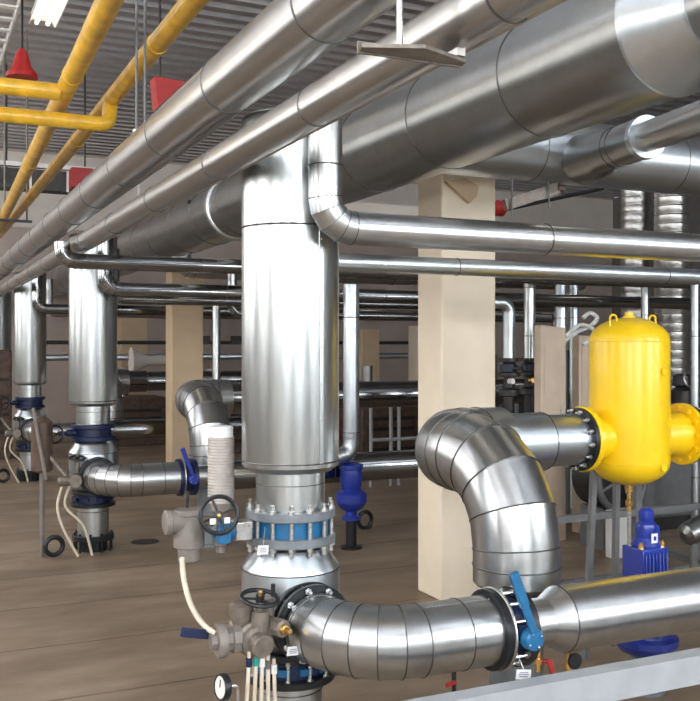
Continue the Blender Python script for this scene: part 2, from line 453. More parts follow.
VX, VY0 = 1.394, 3.564
def column(k):
    x, y = VX, VY0 + ST * k; w = words[k]
    lab = ['tall silver insulated column standing nearest, behind the wide segmented elbow',
           'silver insulated column standing second in the row, left of the cream pillar',
           'silver insulated column standing third in the row at the left',
           'silver insulated column at the far end of the row, at the left edge'][k]
    t = thing('insulated_column', lab, 'pipe', (x, y, 0), 'insulated vertical columns in a row')
    b = B(); b.lathe((x, y, 0), (0, 0, 1), [(.13, 1.195), (.165, 1.2), (.1935, 1.222), (.195, 1.235), (.195, 2.60), (.17, 2.615)], 64)
    if k == 0: b.bead((x, y, 2.165), (0, 0, 1), .1965, .004, 64); b.bead((x, y, 1.24), (0, 0, 1), .196, .003, 64); b.bead((x, y, 2.5), (0, 0, 1), .1965, .003, 64)
    else: b.bead((x, y, 1.24), (0, 0, 1), .196, .004, 64)
    o = link('cladding', b, 'clad_v', t, 25)
    b = B(); a = math.radians(-74); rad = .1965
    b.box((x + rad * math.cos(a), y + rad * math.sin(a), 1.7), (.018, .003, .92), rot=Matrix.Rotation(a + PI / 2, 3, 'Z'))
    for i in range(7): b.ball((x + (rad + .001) * math.cos(a), y + (rad + .001) * math.sin(a), 1.27 + i * .14), .0035, 8)
    link('lap_seam', b, 'clad_v', o)
    b = B(); b.cyl((x, y, 1.05), (x, y, 1.2), .138, seg=56); b.bead((x, y, 1.15), (0, 0, 1), .138, .002)
    link('neck', b, 'clad_v', t)
    # lower body with tee
    b = B(); b.lathe((x, y, 0), (0, 0, 1), [(.14, .875), (.145, .895), (.194, .82), (.196, .81), (.196, .56), (.15, .505), (.13, .5)], 64)
    b.bead((x, y, .812), (0, 0, 1), .196, .003, 64)
    if k > 0: pass
    link('lower_body', b, 'clad_b', t, 25)
    b = B(); b.lathe((x, y - .12, .645), (0, -1, 0), [(.125, 0), (.125, .09), (.108, .1), (.108, .17)], 48); b.bead((x, y - .215, .645), (0, 1, 0), .124, .004)
    link('branch_stub', b, 'clad_b', t, 25)
    b = B(); b.cyl((x, y, .135), (x, y, .37), .128, seg=56); b.bead((x, y, .33), (0, 0, 1), .1285, .003)
    link('base_pipe', b, 'clad_v', t)
    b = B(); flange(b, (x, y, .09), (0, 0, 1), .17, .045); b.cyl((x, y, .0), (x, y, .1), .115, seg=32)
    for i in range(10): a = i * PI / 5; b.cyl((x + .15 * math.cos(a), y + .15 * math.sin(a), 0), (x + .15 * math.cos(a), y + .15 * math.sin(a), .155), .009, seg=8)
    link('base_flange', b, 'black', t)
    # upper wafer valve
    lv = ['blue wafer valve clamped between grey flanges on the nearest column', 'dark blue wafer valve under the cladding of the second column',
          'dark blue wafer valve under the cladding of the third column', 'dark wafer valve on the farthest column'][k]
    t = thing('wafer_valve', lv, 'valve', (x, y, .895), 'wafer valves at the column necks')
    b = B(); b.cyl((x, y, .947), (x, y, 1.013), .15, seg=48); link('valve_body', b, 'blue' if k == 0 else 'navy', t)
    b = B(); flange(b, (x, y, 1.013), (0, 0, 1), .18, .036); link('flange', b, 'grey' if k == 0 else 'navy', t)
    b = B(); flange(b, (x, y, .912), (0, 0, 1), .18, .036); link('flange', b, 'grey' if k == 0 else 'navy', t)
    if k == 0:
        add_bolts(t, (x, y, .98), (0, 0, 1), .166, 14, BOLT)
        for i in range(1): pass
        # gearbox and handwheel at the left
        hw = at(219, 515, 3.45)
        b = B(); b.box(V3((x - .215, y - .03, .98)), (.07, .07, .075)); link('gearbox', b, 'steel', t, bevel=.006)
        b = B(); b.lathe((x - .25, y - .03, .98), (-1, 0, 0), [(.034, 0), (.034, .05), (.022, .055), (.022, .085)], 24)
        b.box((x - .30, y - .06, .985), (.05, .05, .085)); link('actuator', b, 'blue', t, bevel=.004)
        b = B(); b.cyl((x - .33, y - .05, .985), hw, .009, seg=12); link('stem', b, 'steel', t)
        handwheel(t, hw, (-.25, -.9, .12), .069, .0085, 4)
        for dz, s in ((-.02, 1), (.02, -1)):
            b = B(); b.box(hw + V3((s * .028, -.012, dz * s)), (.022, .004, .022)); link('wheel_label', b, 'tag', t)
        paper_tag(V3((x - .185, y - .19, .93)), .052, .034, 'small white tag hanging under the blue wafer valve flange at front left', .35, (x - .15, y - .115, 1.0))
    else:
        b = B(); b.lathe((x - .15, y - .04, .98), (-1, -.1, 0), [(.03, 0), (.03, .07), (.018, .08), (.018, .14)], 16); link('actuator', b, 'navy', t)
        handwheel(t, (x - .32, y - .1, .98), (-.5, -.8, .1), .07, .009, 3)
    # lower valve
    lv = ['black flanged valve with blue body low on the nearest column', 'black flanged valve low on the second column', 'black flanged valve low on the third column', 'black flanged valve low on the farthest column'][k]
    t = thing('flanged_valve', lv, 'valve', (x, y, .37), 'flanged valves low on the columns')
    b = B(); b.cyl((x, y, .40), (x, y, .47), .145, seg=40)
    for i in range(9): a = i * 2 * PI / 9; b.box((x + .148 * math.cos(a), y + .148 * math.sin(a), .435), (.04, .04, .03), a)
    link('valve_body', b, 'navy', t)
    if k == 0:
        for i in range(5):
            a = math.radians(-150 + i * 30); q = B(); q.box((x + .155 * math.cos(a), y + .155 * math.sin(a), .435), (.03, .05, .026), a); link('blue_clip', q, 'blue', t)
    for z in (.37, .47):
        b = B(); flange(b, (x, y, z), (0, 0, 1), .182 if z < .4 else .175, .03); link('flange', b, 'black', t)
    if k == 0: add_bolts(t, (x, y, .435), (0, 0, 1), .165, 12, BOLT_S)
for k in range(4): column(k)

# ------------------------------------------------------------ outgoing pipes of each bay
ZL = .637
def outlet(k):
    y0 = ST * k; w = words[k]
    g = ['silver segmented elbow swinging from the nearest column into a thick pipe to the right', 'silver elbow and pipe leaving the second column low toward its blue valve', 'silver elbow and pipe leaving the third column low']
    t = thing('outlet_pipe', g[k], 'pipe', (1.664, 3.0 + y0, ZL - .14), 'low outlet pipes from the columns')
    b = B()
    pts, idx = bend([(VX, 3.295 + y0, ZL), (VX, 3.0 + y0, ZL), (1.955, 3.0 + y0, ZL)], .27, 6)
    b.sweep(pts, .128, 64, idx, .0045); b.bead((1.83, 3.0 + y0, ZL), (1, 0, 0), .128, .003)
    link('cladding', b, 'clad', t, 9)
    b = B()
    for i in range(20):
        a = math.radians(75 + 0 * i); x = 1.68 + i * .014
        b.ball((x, 3.0 + y0 - .128 * math.cos(a), ZL + .128 * math.sin(a)), .0025, 6)
    link('rivets', b, 'steel', t)
    # flanges at the tee
    t = thing('bolted_flange', ['black bolted flange joint where the wide elbow meets the nearest column', 'black bolted flange joint on the front of the second column', 'black bolted flange joint on the front of the third column'][k], 'flange', (VX, 3.31 + y0, ZL - .15), 'bolted flange joints at the column tees')
    b = B(); flange(b, (VX, 3.334 + y0, ZL + .003), (0, -1, 0), .152, .028); link('flange', b, 'black', t)
    b = B(); flange(b, (VX, 3.389 + y0, ZL + .003), (0, -1, 0), .152, .028); link('flange', b, 'black' , t)
    b = B(); b.cyl((VX, 3.361 + y0, ZL + .003), (VX, 3.334 + y0, ZL + .003), .118, seg=40); link('gasket', b, 'steel', t)
    if k == 0: add_bolts(t, (VX, 3.348, ZL + .003), (0, 1, 0), .135, 10, BOLT_S)
    # inline butterfly valve
    lv = ['black flanged butterfly valve with a bright blue lever in the low pipe at front', 'dark blue lever valve in the low pipe by the tan pillar', 'dark blue lever valve in the low pipe behind the second column'][k]
    y = 3.0 + y0
    t = thing('lever_valve', lv, 'valve', (2.0, y, ZL - .15), 'lever valves in the low pipes')
    b = B(); b.lathe((1.955, y, ZL), (1, 0, 0), [(.11, 0), (.148, .002), (.148, .034), (.11, .036)], 48); link('flange', b, 'black' if k == 0 else 'navy', t)
    b = B(); b.lathe((2.065, y, ZL), (1, 0, 0), [(.09, 0), (.148, .002), (.148, .034), (.09, .036)], 48); link('flange', b, 'black' if k == 0 else 'navy', t)
    b = B(); b.cyl((1.992, y, ZL), (2.064, y, ZL), .112, seg=40)
    b.box((2.028, y - .10, ZL + .02), (.05, .09, .05)); link('valve_body', b, 'navy', t)
    if k == 0: add_bolts(t, (2.028, y, ZL), (1, 0, 0), .132, 12, BOLT_S)
    b = B(); b.torus((1.99, y, ZL), (1, 0, 0), .15, .006, 48, 8); link('clamp_ring', b, 'steel', t)
    hub = V3((2.045, y - .18, ZL))
    b = B(); b.cyl((2.035, y - .12, ZL), hub, .018, seg=16); b.lathe(hub + V3((0, .02, 0)), (.1, -1, 0), [(.036, -.02), (.041, -.012), (.041, .02), (.036, .026)], 24)
    hb = link('hub', b, 'blue' if k == 0 else 'dblue', t)
    for i in range(4):
        b = B(); a = i * PI / 2 + .5; b.ball(hub + V3((.028 * math.cos(a), -.008, .028 * math.sin(a))), .005, 8); link('screw', b, 'steel', hb)
    
    L0 = hub + V3((-.008, -.01, .03)); L1 = hub + V3((-.10, -.01, .255))
    b = B(); b.bar(L0, L1, .012, .03); b.bar(L1 - (L1 - L0) * .55 + V3((-.004, -.006, 0)), L1 + V3((0, -.004, 0)), .018, .036)
    link('lever', b, 'blue' if k == 0 else 'dblue', t, bevel=.003)
    if k == 0: paper_tag(V3((2.0, y - .175, ZL - .118)), .06, .035, 'white tag hanging below the black valve with the blue lever', -.1, (1.99, y - .15, ZL - .05))
    # pipe to the right
    gl = ['thick silver pipe running right from the blue lever valve in the foreground', 'silver pipe running right low behind the nearest column', 'silver pipe running right low in the far bay']
    xe = [5.6, 6.2, 5.0][k]
    t = thing('low_pipe', gl[k], 'pipe', (3.5, y, ZL - .13), 'low insulated pipes running right')
    b = B(); b.cyl((2.103, y, ZL), (2.225, y, ZL), .09, seg=48); link('bare_pipe', b, 'clad', t)
    b = B(); b.lathe((2.22, y, ZL), (1, 0, 0), [(.09, 0), (.123, .06), (.1255, .063), (.1255, .07), (.1255, xe - 2.22)], 64)
    b.bead((2.29, y, ZL), (1, 0, 0), .1255, .003)
    ps, ax = along((2.34, y, ZL), (xe, y, ZL), 1.3, .95)
    for p in ps: b.bead(p, ax, .1255, .003)
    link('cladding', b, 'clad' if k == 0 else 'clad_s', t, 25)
    b = B(); b.cyl((xe - .4, y, 0), (xe - .4, y, ZL - .12), .04, seg=16); b.box((xe - .4, y, .01), (.2, .2, .02)); link('stand', b, 'rail', t)
for k in range(3): outlet(k)

# ------------------------------------------------------------ double elbow pipes (drop, turn toward viewer, run right)
SX, ZS = 2.335, 1.205
def dog_leg(k):
    y0 = ST * k
    yF, yR = 3.35 + y0, 4.02 + y0
    lab = ['fat silver double elbow pipe dropping in front of the cream pillar from the yellow tank', 'silver double elbow pipe dropping beside the tan pillar in the second bay', 'silver double elbow pipe in the third bay behind the second column'][k]
    t = thing('elbow_pipe', lab, 'pipe', (SX, yF, 0), 'double elbow pipes')
    b = B()
    pts, idx = bend([(SX + .37, yR, ZS), (SX, yR, ZS), (SX, yF, ZS), (SX, yF, .70)], [.23, .36], 4)
    b.sweep(pts, .183 if k == 0 else .175, 64, idx, .006)
    b.bead((SX, yF, .77), (0, 0, 1), .183, .004)
    link('elbow_cladding', b, 'clad', t, 12)
    b = B(); b.lathe((SX, yF, .70), (0, 0, -1), [(.178, 0), (.172, .012), (.12, .03), (.118, .10)], 56); link('end_cap', b, 'clad_d', t, 20)
    b = B(); b.cyl((SX, yF, .52), (SX, yF, .62), .115, seg=40); link('drop_pipe', b, 'clad_b', t)
    b = B(); flange(b, (SX, yF, .50), (0, 0, 1), .15, .03); flange(b, (SX, yF, .0), (0, 0, 1), .15, .03); b.cyl((SX, yF, .02), (SX, yF, .51), .1155); link('base_flange', b, 'grey', t)
    xe = [3.185, 6.4, 5.5][k]
    b = B(); b.cyl((SX + .36, yR, ZS), (SX + .62, yR, ZS), .148, seg=56); b.bead((SX + .62, yR, ZS), (1, 0, 0), .147, .004)
    b.cyl((SX + .60, yR, ZS), (xe, yR, ZS), .134, seg=56)
    ps, ax = along((SX + .8, yR, ZS), (xe, yR, ZS), 1.1, .5)
    for p in ps: b.bead(p, ax, .135, .004)
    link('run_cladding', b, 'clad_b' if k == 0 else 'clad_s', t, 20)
    if k > 0:
        b = B(); b.cyl((xe - .5, yR, 0), (xe - .5, yR, ZS - .13), .05, seg=16); b.box((xe - .5, yR, .01), (.24, .24, .02)); link('stand', b, 'rail', t)
for k in range(3): dog_leg(k)

# ------------------------------------------------------------ yellow tank
TX, TY = 3.535, 4.02
t = thing('separator_tank', 'bright yellow domed tank with flanged side nozzles at right', 'tank', (TX, TY, .93))
b = B(); R = .212; zt, zb = 1.72, 1.075
prof = [(R * math.cos(a), zb - .13 * math.sin(a)) for a in [PI / 2 * (1 - i / 12) for i in range(13)]]
prof += [(R * math.cos(a), zt + .13 * math.sin(a)) for a in [PI / 2 * i / 12 for i in range(13)]]
b.lathe((TX, TY, 0), (0, 0, 1), prof, 72); b.bead((TX, TY, zt), (0, 0, 1), R, .0025, 64); b.bead((TX, TY, zb), (0, 0, 1), R, .0025, 64)
link('shell', b, 'yellow', t, 40)
for s in (-1, 1):
    b = B(); L = .30 if s < 0 else .36
    b.lathe((TX, TY, ZS), (s, 0, 0), [(.112, .12), (.112, L - .08), (.122, L - .03), (.122, L - .0)], 48)
    nz = link('nozzle', b, 'yellow', t, 30)
    b = B(); b.lathe((TX + s * L, TY, ZS), (s, 0, 0), [(.168, 0), (.172, .004), (.172, .026), (.168, .03)], 48)
    for i in range(12):
        a = 2 * PI * i / 12; b.lathe((TX + s * (L - .016), TY + .147 * math.cos(a), ZS + .147 * math.sin(a)), (s, 0, 0), [(.014, 0), (.014, .016)], 6)
    link('flange', b, 'yellow', nz)
    cf = TX + s * (L + .033)
    f = thing('pipe_flange', 'black bolted pipe flange against the left face of the yellow tank' if s < 0 else 'bolted pipe flange on the right side of the yellow tank', 'flange', (cf, TY, ZS - .17))
    b = B(); b.lathe((cf, TY, ZS), (s, 0, 0), [(.166, 0), (.166, .022), (.14, .024), (.136, .03)], 48); link('ring', b, 'black', f)
    b = B()
    for i in range(14):
        pass
    if 0: b.lathe((cf + s * .02, TY + .15 * math.cos(a), ZS + .15 * math.sin(a)), (s, 0, 0), [(.012, 0), (.012, .014), (.006, .015), (.006, .026)], 6)
    b.bm.free()
    add_bolts(f, (cf + s * .02, TY, ZS), (1, 0, 0), .15, 14, BOLT_K)
for s in (-1, 1):
    b = B(); a = math.radians(-35 if s > 0 else 145); c = V3((TX + s * .135, TY - .03, 1.825))
    b.sweep(bend([c + V3((-.022, 0, -.03)), c + V3((-.022, 0, .035)), c + V3((.022, 0, .035)), c + V3((.022, 0, -.04))], .02, 5)[0], .006, 10)
    link('lifting_lug', b, 'yellow', t)
b = B(); b.lathe((TX, TY, 1.845), (0, 0, 1), [(.035, 0), (.035, .012), (.024, .014), (.024, .03), (.012, .034)], 24); link('top_plug', b, 'yellow', t)
for z in (1.56, 1.06):
    b = B(); a = math.radians(-78); c = V3((TX + R * math.cos(a), TY + R * math.sin(a), z)); n = V3((math.cos(a), math.sin(a), 0))
    b.lathe(c - n * .004, n, [(.017, 0), (.017, .012)], 20); b.torus(c + n * .008, n, .02, .003, 24, 6); link('port', b, 'yellow', t)
b = B(); b.cyl((TX, TY, .95), (TX, TY, .90), .02, seg=12); b.lathe((TX, TY, .80), (0, 0, 1), [(.013, 0), (.013, .03), (.02, .035), (.02, .06), (.012, .065), (.012, .105)], 12); link('drain', b, 'brass', t)
b = B(); b.cyl((TX, TY, .80), (TX, TY, .30), .012, seg=12); link('drain_pipe', b, 'steel', t)
b = B()
for a in (1.2, 2.75): b.bar((TX + .19 * math.cos(a), TY + .19 * math.sin(a), 1.1), (TX + .24 * math.cos(a), TY + .24 * math.sin(a), 0), .03, .03)
link('support_leg', b, 'rail', t)
b = B(); clad_pipe(b, [(TX + .425, TY, ZS), (6.0, TY, ZS)], .134, L=1.0, off=.6); o = single('insulated_pipe', b, 'clad_b', 'silver pipe leaving the right side of the yellow tank at the frame edge', 'pipe', ang=12)

# blue control valve below the tank
c = at(646, 560, 3.62); bx, by = c.x, c.y
t = thing('control_valve', 'deep blue valve body with rounded cap below the yellow tank, behind the foreground pipe', 'valve', (bx, by, 0))
def z_at(py, Y=3.62, px=646):
    return at(px, py, Y).z
b = B(); b.box((bx - .005, by, (z_at(546) + z_at(590)) / 2), (.16, .15, z_at(546) - z_at(590)))
for i in range(7): b.box((bx - .07 + i * .0215, by - .078, (z_at(550) + z_at(590)) / 2), (.008, .012, z_at(550) - z_at(590)))
link('body', b, 'dblue', t, bevel=.008)
b = B(); b.lathe((bx, by, z_at(546)), (0, 0, 1), [(.07, 0), (.072, .01), (.06, .03), (.05, .045), (.055, .09), (.05, .11), (.035, .125), (.038, .15), (.036, .175), (.02, .19)], 28)
b.box((bx + .04, by - .02, z_at(546) + .05), (.03, .03, .1)); link('bonnet', b, 'dblue', t)
b = B(); b.box((bx - .002, by - .06, z_at(536)), (.036, .006, .045)); lb = link('label', b, 'tag', t)
b = B(); b.box((bx - .002, by - .064, z_at(536)), (.014, .002, .02)); link('mark', b, 'dblue', lb)
for s in (-1, 1):
    b = B(); b.lathe((bx + s * .065, by - .04, z_at(546)), (0, 0, 1), [(.014, 0), (.014, .02), (.009, .022), (.009, .03)], 6); link('cap_nut', b, 'brass', t)
zb_ = z_at(640)
b = B(); b.lathe((bx, by, 0), (0, 0, 1), [(.06, z_at(656)), (.13, z_at(649)), (.155, z_at(642)), (.155, z_at(636)), (.13, z_at(633)), (.08, z_at(590))], 36); link('bowl', b, 'dblue', t)
b = B(); b.cyl((bx, by, 0), (bx, by, z_at(654)), .045, seg=24); b.lathe((bx, by, 0), (0, 0, 1), [(.09, 0), (.09, .02)], 24); b.lathe((bx, by, z_at(664)), (0, 0, 1), [(.07, 0), (.07, .02)], 24); link('post', b, 'grey', t)

# foreground steel beam
t = thing('steel_beam', 'grey painted steel channel crossing the bottom right foreground', 'beam', (3.0, 2.62, 0))
bt = .560
b = B(); b.prism([(1.2, 2.62, bt - .105), (1.2, 2.62, bt), (1.2, 2.69, bt), (1.2, 2.69, bt - .012), (1.2, 2.632, bt - .012), (1.2, 2.632, bt - .093), (1.2, 2.69, bt - .093), (1.2, 2.69, bt - .105)], (3.6, 0, 0)); link('channel', b, 'beam', t)
for x in (1.75, 4.5):
    b = B(); b.box((x, 2.665, (bt - .105) / 2), (.06, .05, bt - .105)); link('post', b, 'beam', t)

# brass drain cocks under the low pipe
def cock(px, kind, label):
    c = at(px, 655, 2.98); x, y = c.x, c.y; z = ZL - (.09 if x < 2.25 else .1255)
    t = thing('drain_cock', label, 'valve', (x, y, z - .1), 'brass cocks under the low pipe')
    b = B(); b.cyl((x, y, z + .003), (x, y, z - .04), .012, seg=12); b.lathe((x, y, z - .04), (0, 0, -1), [(.02, 0), (.02, .02), (.011, .022), (.011, .05)], 6); link('body', b, 'brass', t)
    b = B()
    if kind: b.lathe((x, y - .03, z - .025), (0, -1, 0), [(.03, 0), (.032, .006), (.03, .012)], 16); b.cyl((x, y, z - .03), (x, y - .03, z - .025), .006, seg=8)
    else: b.cyl((x, y, z - .05), (x + .03, y - .03, z - .05), .008, seg=8); b.bar((x + .03, y - .03, z - .04), (x + .04, y - .04, z - .10), .006, .018)
    link('handle', b, 'black' if kind else 'red', t)
cock(538, 0, 'brass cock with a red lever under the thin section right of the blue lever')
cock(569, 1, 'brass cock with a black knob under the thick foreground pipe')

# small red lever valve under the elbow
c = at(454, 680, 2.98)
t = thing('red_cock', 'tiny red levered cock under the wide front elbow pipe', 'valve', (c.x, c.y, .44))
b = B(); b.cyl((c.x, c.y, .52), (c.x, c.y, .42), .008, seg=8); link('stem', b, 'black', t)
b = B(); b.bar((c.x, c.y - .01, .475), (c.x - .04, c.y - .01, .468), .006, .014); link('lever', b, 'red', t)

# ------------------------------------------------------------ valve cluster at the front left of the nearest column
YC = 3.26
def P(px, py, Y=YC): return at(px, py, Y)
t = thing('tap_manifold', 'weathered bronze valve cluster with black handwheel on the nearest column, low left', 'valve', P(258, 640))
b = B(); c0 = P(251, 636, 3.30); dv = V3((.10, -1, -.12)).normalized()
b.lathe(c0, dv, [(.055, -.09), (.06, -.02), (.066, 0), (.066, .03), (.058, .036), (.058, .06), (.042, .065), (.042, .105), (.038, .11)], 32)
link('body', b, 'valve', t)
b = B(); b.lathe(c0 + V3((-.045, -.01, 0)), (-1, .05, 0), [(.05, 0), (.05, .03), (.043, .035), (.043, .075), (.03, .08), (.03, .11)], 8); b.lathe(c0 + V3((-.10, -.005, 0)), (-1, .05, 0), [(.06, 0), (.062, .005), (.062, .028), (.06, .032)], 20)
link('union', b, 'relief', t)
b = B(); q0 = c0 + V3((.03, .02, .03)); q1 = P(290, 632, 3.38); b.cyl(q0, q1, .034, seg=20); b.cyl(q0 + V3((.03, .0, -.01)), q0 + V3((.03, .0, .10)), .034, seg=20)
b.lathe(P(278, 627, 3.24), (.35, -1, 0), [(.032, -.06), (.034, 0), (.034, .03), (.024, .035)], 8); link('side_body', b, 'valve', t)
b = B(); b.lathe(P(282, 629, 3.21), (.35, -1, 0), [(.018, 0), (.018, .02), (.011, .022), (.011, .045)], 12); link('brass_nipple', b, 'brass', t)
b = B(); hc = P(260, 598, 3.26); b.lathe(hc + V3((0, 0, -.012)), (0, 0, -1), [(.012, 0), (.012, .03), (.03, .035), (.034, .08), (.03, .13)], 20)
b.lathe(hc + V3((-.055, .05, -.02)), (0, 0, -1), [(.03, 0), (.045, .01), (.045, .05), (.03, .08)], 16); link('bonnet', b, 'valve', t)
handwheel(t, hc, (.05, -.22, 1), .066, .0085, 3)
b = B(); b.cyl(hc + V3((.045, -.015, .005)), hc + V3((.045, -.015, .05)), .008, seg=12); link('crank_knob', b, 'black', t)
b = B(); b.cyl(P(288, 640, 3.36), (VX - .13, VY0 - .12, .63), .03, seg=16); b.bead(P(292, 640, 3.36), (1, .5, 0), .034, .006, 16); link('tapping', b, 'grey', t)
paper_tag(P(293, 651, 3.2), .05, .032, 'white tag tilted beside the brass nipple at the wide elbow flange', .2, P(296, 636, 3.22))
# hoses down
ends = [(249, 661), (256, 660), (262, 661), (268, 663), (274, 668)]
for i, (px, py) in enumerate(ends):
    a = P(px, py, 3.24 + .008 * i); f = P(px - 12 + 6 * i, py, 3.24 + .012 * i); 
    pts = [a + V3((.0, 0, .035)), a, V3(((a.x * 2 + f.x) / 3, f.y, a.z * .6)), V3((f.x + .01, f.y, a.z * .3)), V3((f.x, f.y, .006))]
    sm = []
    for j in range(len(pts) - 1):
        q = [pts[max(j - 1, 0)], pts[j], pts[j + 1], pts[min(j + 2, len(pts) - 1)]]
        for u in range(6):
            s = u / 6; sm.append(.5 * ((2 * q[1]) + (q[2] - q[0]) * s + (2 * q[0] - 5 * q[1] + 4 * q[2] - q[3]) * s * s + (3 * q[1] - q[0] - 3 * q[2] + q[3]) * s ** 3))
    sm.append(pts[-1])
    lab = ['leftmost cream hose with a dark collar hanging under the valve cluster', 'cream hose with a teal collar hanging under the valve cluster', 'middle cream hose of the bundle under the valve cluster', 'cream hose second from the right in the bundle under the valve cluster', 'rightmost cream hose of the bundle under the valve cluster'][i]
    h = thing('hose', lab, 'hose', pts[-1], 'cream hoses under the valve cluster')
    b = B(); b.sweep(sm, .0075, 12); link('tubing', b, 'hose', h)
    b = B(); b.cyl(a + V3((0, 0, .012)), a + V3((0, 0, -.02)), .0115, seg=12); link('collar', b, ['navy', 'teal', 'white', 'valve', 'white'][i], h)
def smooth(pts, n=8):
    sm = []
    for j in range(len(pts) - 1):
        q = [pts[max(j - 1, 0)], pts[j], pts[j + 1], pts[min(j + 2, len(pts) - 1)]]
        for u in range(n):
            s = u / n; sm.append(.5 * ((2 * q[1]) + (q[2] - q[0]) * s + (2 * q[0] - 5 * q[1] + 4 * q[2] - q[3]) * s * s + (3 * q[1] - q[0] - 3 * q[2] + q[3]) * s ** 3))
    sm.append(pts[-1]); return sm
# long curved hose from the grey fitting
b = B(); b.sweep(smooth([P(182, 558, 3.62), P(184, 580, 3.56), P(191, 605, 3.46), P(203, 624, 3.36), P(216, 634, 3.29)]), .0105, 14)
single('hose', b, 'hose', 'long cream hose curving from the grey fitting down to the valve cluster', 'hose')
# blue lever pointing left
t = thing('blue_lever', 'dark blue flat lever pointing left beside the valve cluster', 'lever', P(215, 634, 3.33))
b = B(); b.bar(P(181, 632, 3.33), P(216, 635, 3.33), .012, .034); b.cyl(P(214, 637, 3.33), P(219, 637, 3.29), .014, seg=12); link('lever', b, 'navy', t, bevel=.003)
# gauge
g0 = P(223, 687, 3.2)
t = thing('pressure_gauge', 'small round gauge with black rim near the floor, bottom left of the column', 'gauge', g0)
ax = V3((-.97, -.2, .1)).normalized()
b = B(); b.lathe(g0 - ax * .012, ax, [(.043, 0), (.046, .004), (.046, .02), (.042, .026), (.039, .026), (.039, .022)], 32); link('case', b, 'black', t)
b = B(); b.lathe(g0 + ax * .01, ax, [(.038, 0), (.038, .001)], 32); dl = link('dial', b, 'white', t)
b = B(); b.bar(g0 + ax * .0125, g0 + ax * .0125 + V3((0, -.005, .028)), .002, .003); link('needle', b, 'black', dl)
b = B(); b.sweep(bend([g0 - ax * .01, g0 - ax * .06, V3((g0.x + .06, g0.y + .02, .0))], .02, 4)[0], .006, 10); link('stem', b, 'steel', t)

# grey relief fitting and ribbed sleeve left of the nearest column
YR_ = 3.75
t = thing('relief_fitting', 'grey cast T shaped fitting hanging left of the black handwheel', 'fitting', P(188, 555, YR_))
c = P(188, 530, YR_)
b = B(); b.lathe(P(189, 509, YR_), (0, 0, -1), [(.055, 0), (.06, .004), (.06, .02), (.052, .025), (.052, .07), (.062, .09), (.062, .15), (.046, .155), (.046, .205), (.04, .21)], 28); link('body', b, 'relief', t)
b = B(); b.lathe(P(186, 521, YR_), (-1, 0, 0), [(.045, 0), (.045, .06), (.05, .065), (.05, .085), (.04, .09)], 24); link('side_port', b, 'relief', t)
b = B(); b.cyl(P(187, 508, YR_), P(188, 492, YR_), .006, seg=8); link('pin', b, 'black', t)
b = B(); b.cyl(P(200, 521, YR_), P(216, 521, YR_), .022, seg=16); link('link_pipe', b, 'valve', t)
t = thing('ribbed_sleeve', 'pale ribbed vertical sleeve standing left of the nearest column above the handwheel', 'hose', P(221, 550, YR_))
c = P(221, 437, YR_); prof = []
ln = c.z - P(221, 503, YR_).z; n = 22
for i in range(n): prof += [(.052, i * ln / n), (.055, (i + .3) * ln / n), (.055, (i + .6) * ln / n), (.052, (i + .9) * ln / n)]
b = B(); b.lathe(c, (0, 0, -1), prof, 32); link('ribs', b, 'rib', t, 60)
b = B(); b.lathe(P(221, 426, YR_), (0, 0, -1), [(.045, 0), (.05, .004), (.05, .044)], 32); link('top_band', b, 'tag', t)
b = B(); b.lathe(P(221, 503, YR_), (0, 0, -1), [(.045, 0), (.045, .03), (.03, .035), (.03, .17), (.022, .175), (.022, .2)], 20); link('tail_piece', b, 'relief', t)

# ------------------------------------------------------------ mid pipes along X
def riser_run(name_label, x, y, z, r, ztop, xe, mat, R, grp=None, n=4, L=1.5, off=.9):
    t = thing('run_pipe', name_label, 'pipe', (x + R, y, z - r), grp)
    b = B(); clad_pipe(b, [(x, y, ztop), (x, y, z), (xe, y, z)], r, R, n, L, off, br=max(.0025, r * .045), seg=48); 
    if ztop - z > .3: b.bead((x, y, z + R + .12), (0, 0, 1), r, .003)
    link('cladding', b, mat, t, 12); return t
riser_run('silver pipe dropping beside the nearest column top and elbowing right', 1.428, 3.29, 2.146, .064, 2.612, 7.5, 'clad', .11, 'pipes elbowing right from the header')
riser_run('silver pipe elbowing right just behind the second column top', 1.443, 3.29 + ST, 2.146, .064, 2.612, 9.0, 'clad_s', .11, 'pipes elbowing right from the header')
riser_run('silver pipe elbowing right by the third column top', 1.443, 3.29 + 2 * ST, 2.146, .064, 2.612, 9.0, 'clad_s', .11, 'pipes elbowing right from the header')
riser_run('slimmer silver pipe running right under the thicker one behind the nearest column', 1.75, 4.5, 2.13, .047, 2.6, 7.5, 'clad_b', .09, 'slimmer pipes behind the columns')
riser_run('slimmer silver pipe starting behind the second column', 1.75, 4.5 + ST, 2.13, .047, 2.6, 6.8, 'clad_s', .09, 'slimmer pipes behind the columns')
riser_run('slimmer silver pipe starting behind the third column', 1.75, 4.5 + 2 * ST, 2.13, .047, 2.6, 9.0, 'clad', .09, 'slimmer pipes behind the columns')
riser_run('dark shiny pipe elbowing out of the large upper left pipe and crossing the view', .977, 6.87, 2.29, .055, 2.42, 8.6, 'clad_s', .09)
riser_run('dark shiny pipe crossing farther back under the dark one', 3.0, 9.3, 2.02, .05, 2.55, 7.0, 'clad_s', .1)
# drop from the big duct
t = riser_run('banded silver pipe dropping from the large duct behind the upper left pipes', 2.655, 10.0, 2.52, .105, 2.68, 8.0, 'clad', .14)

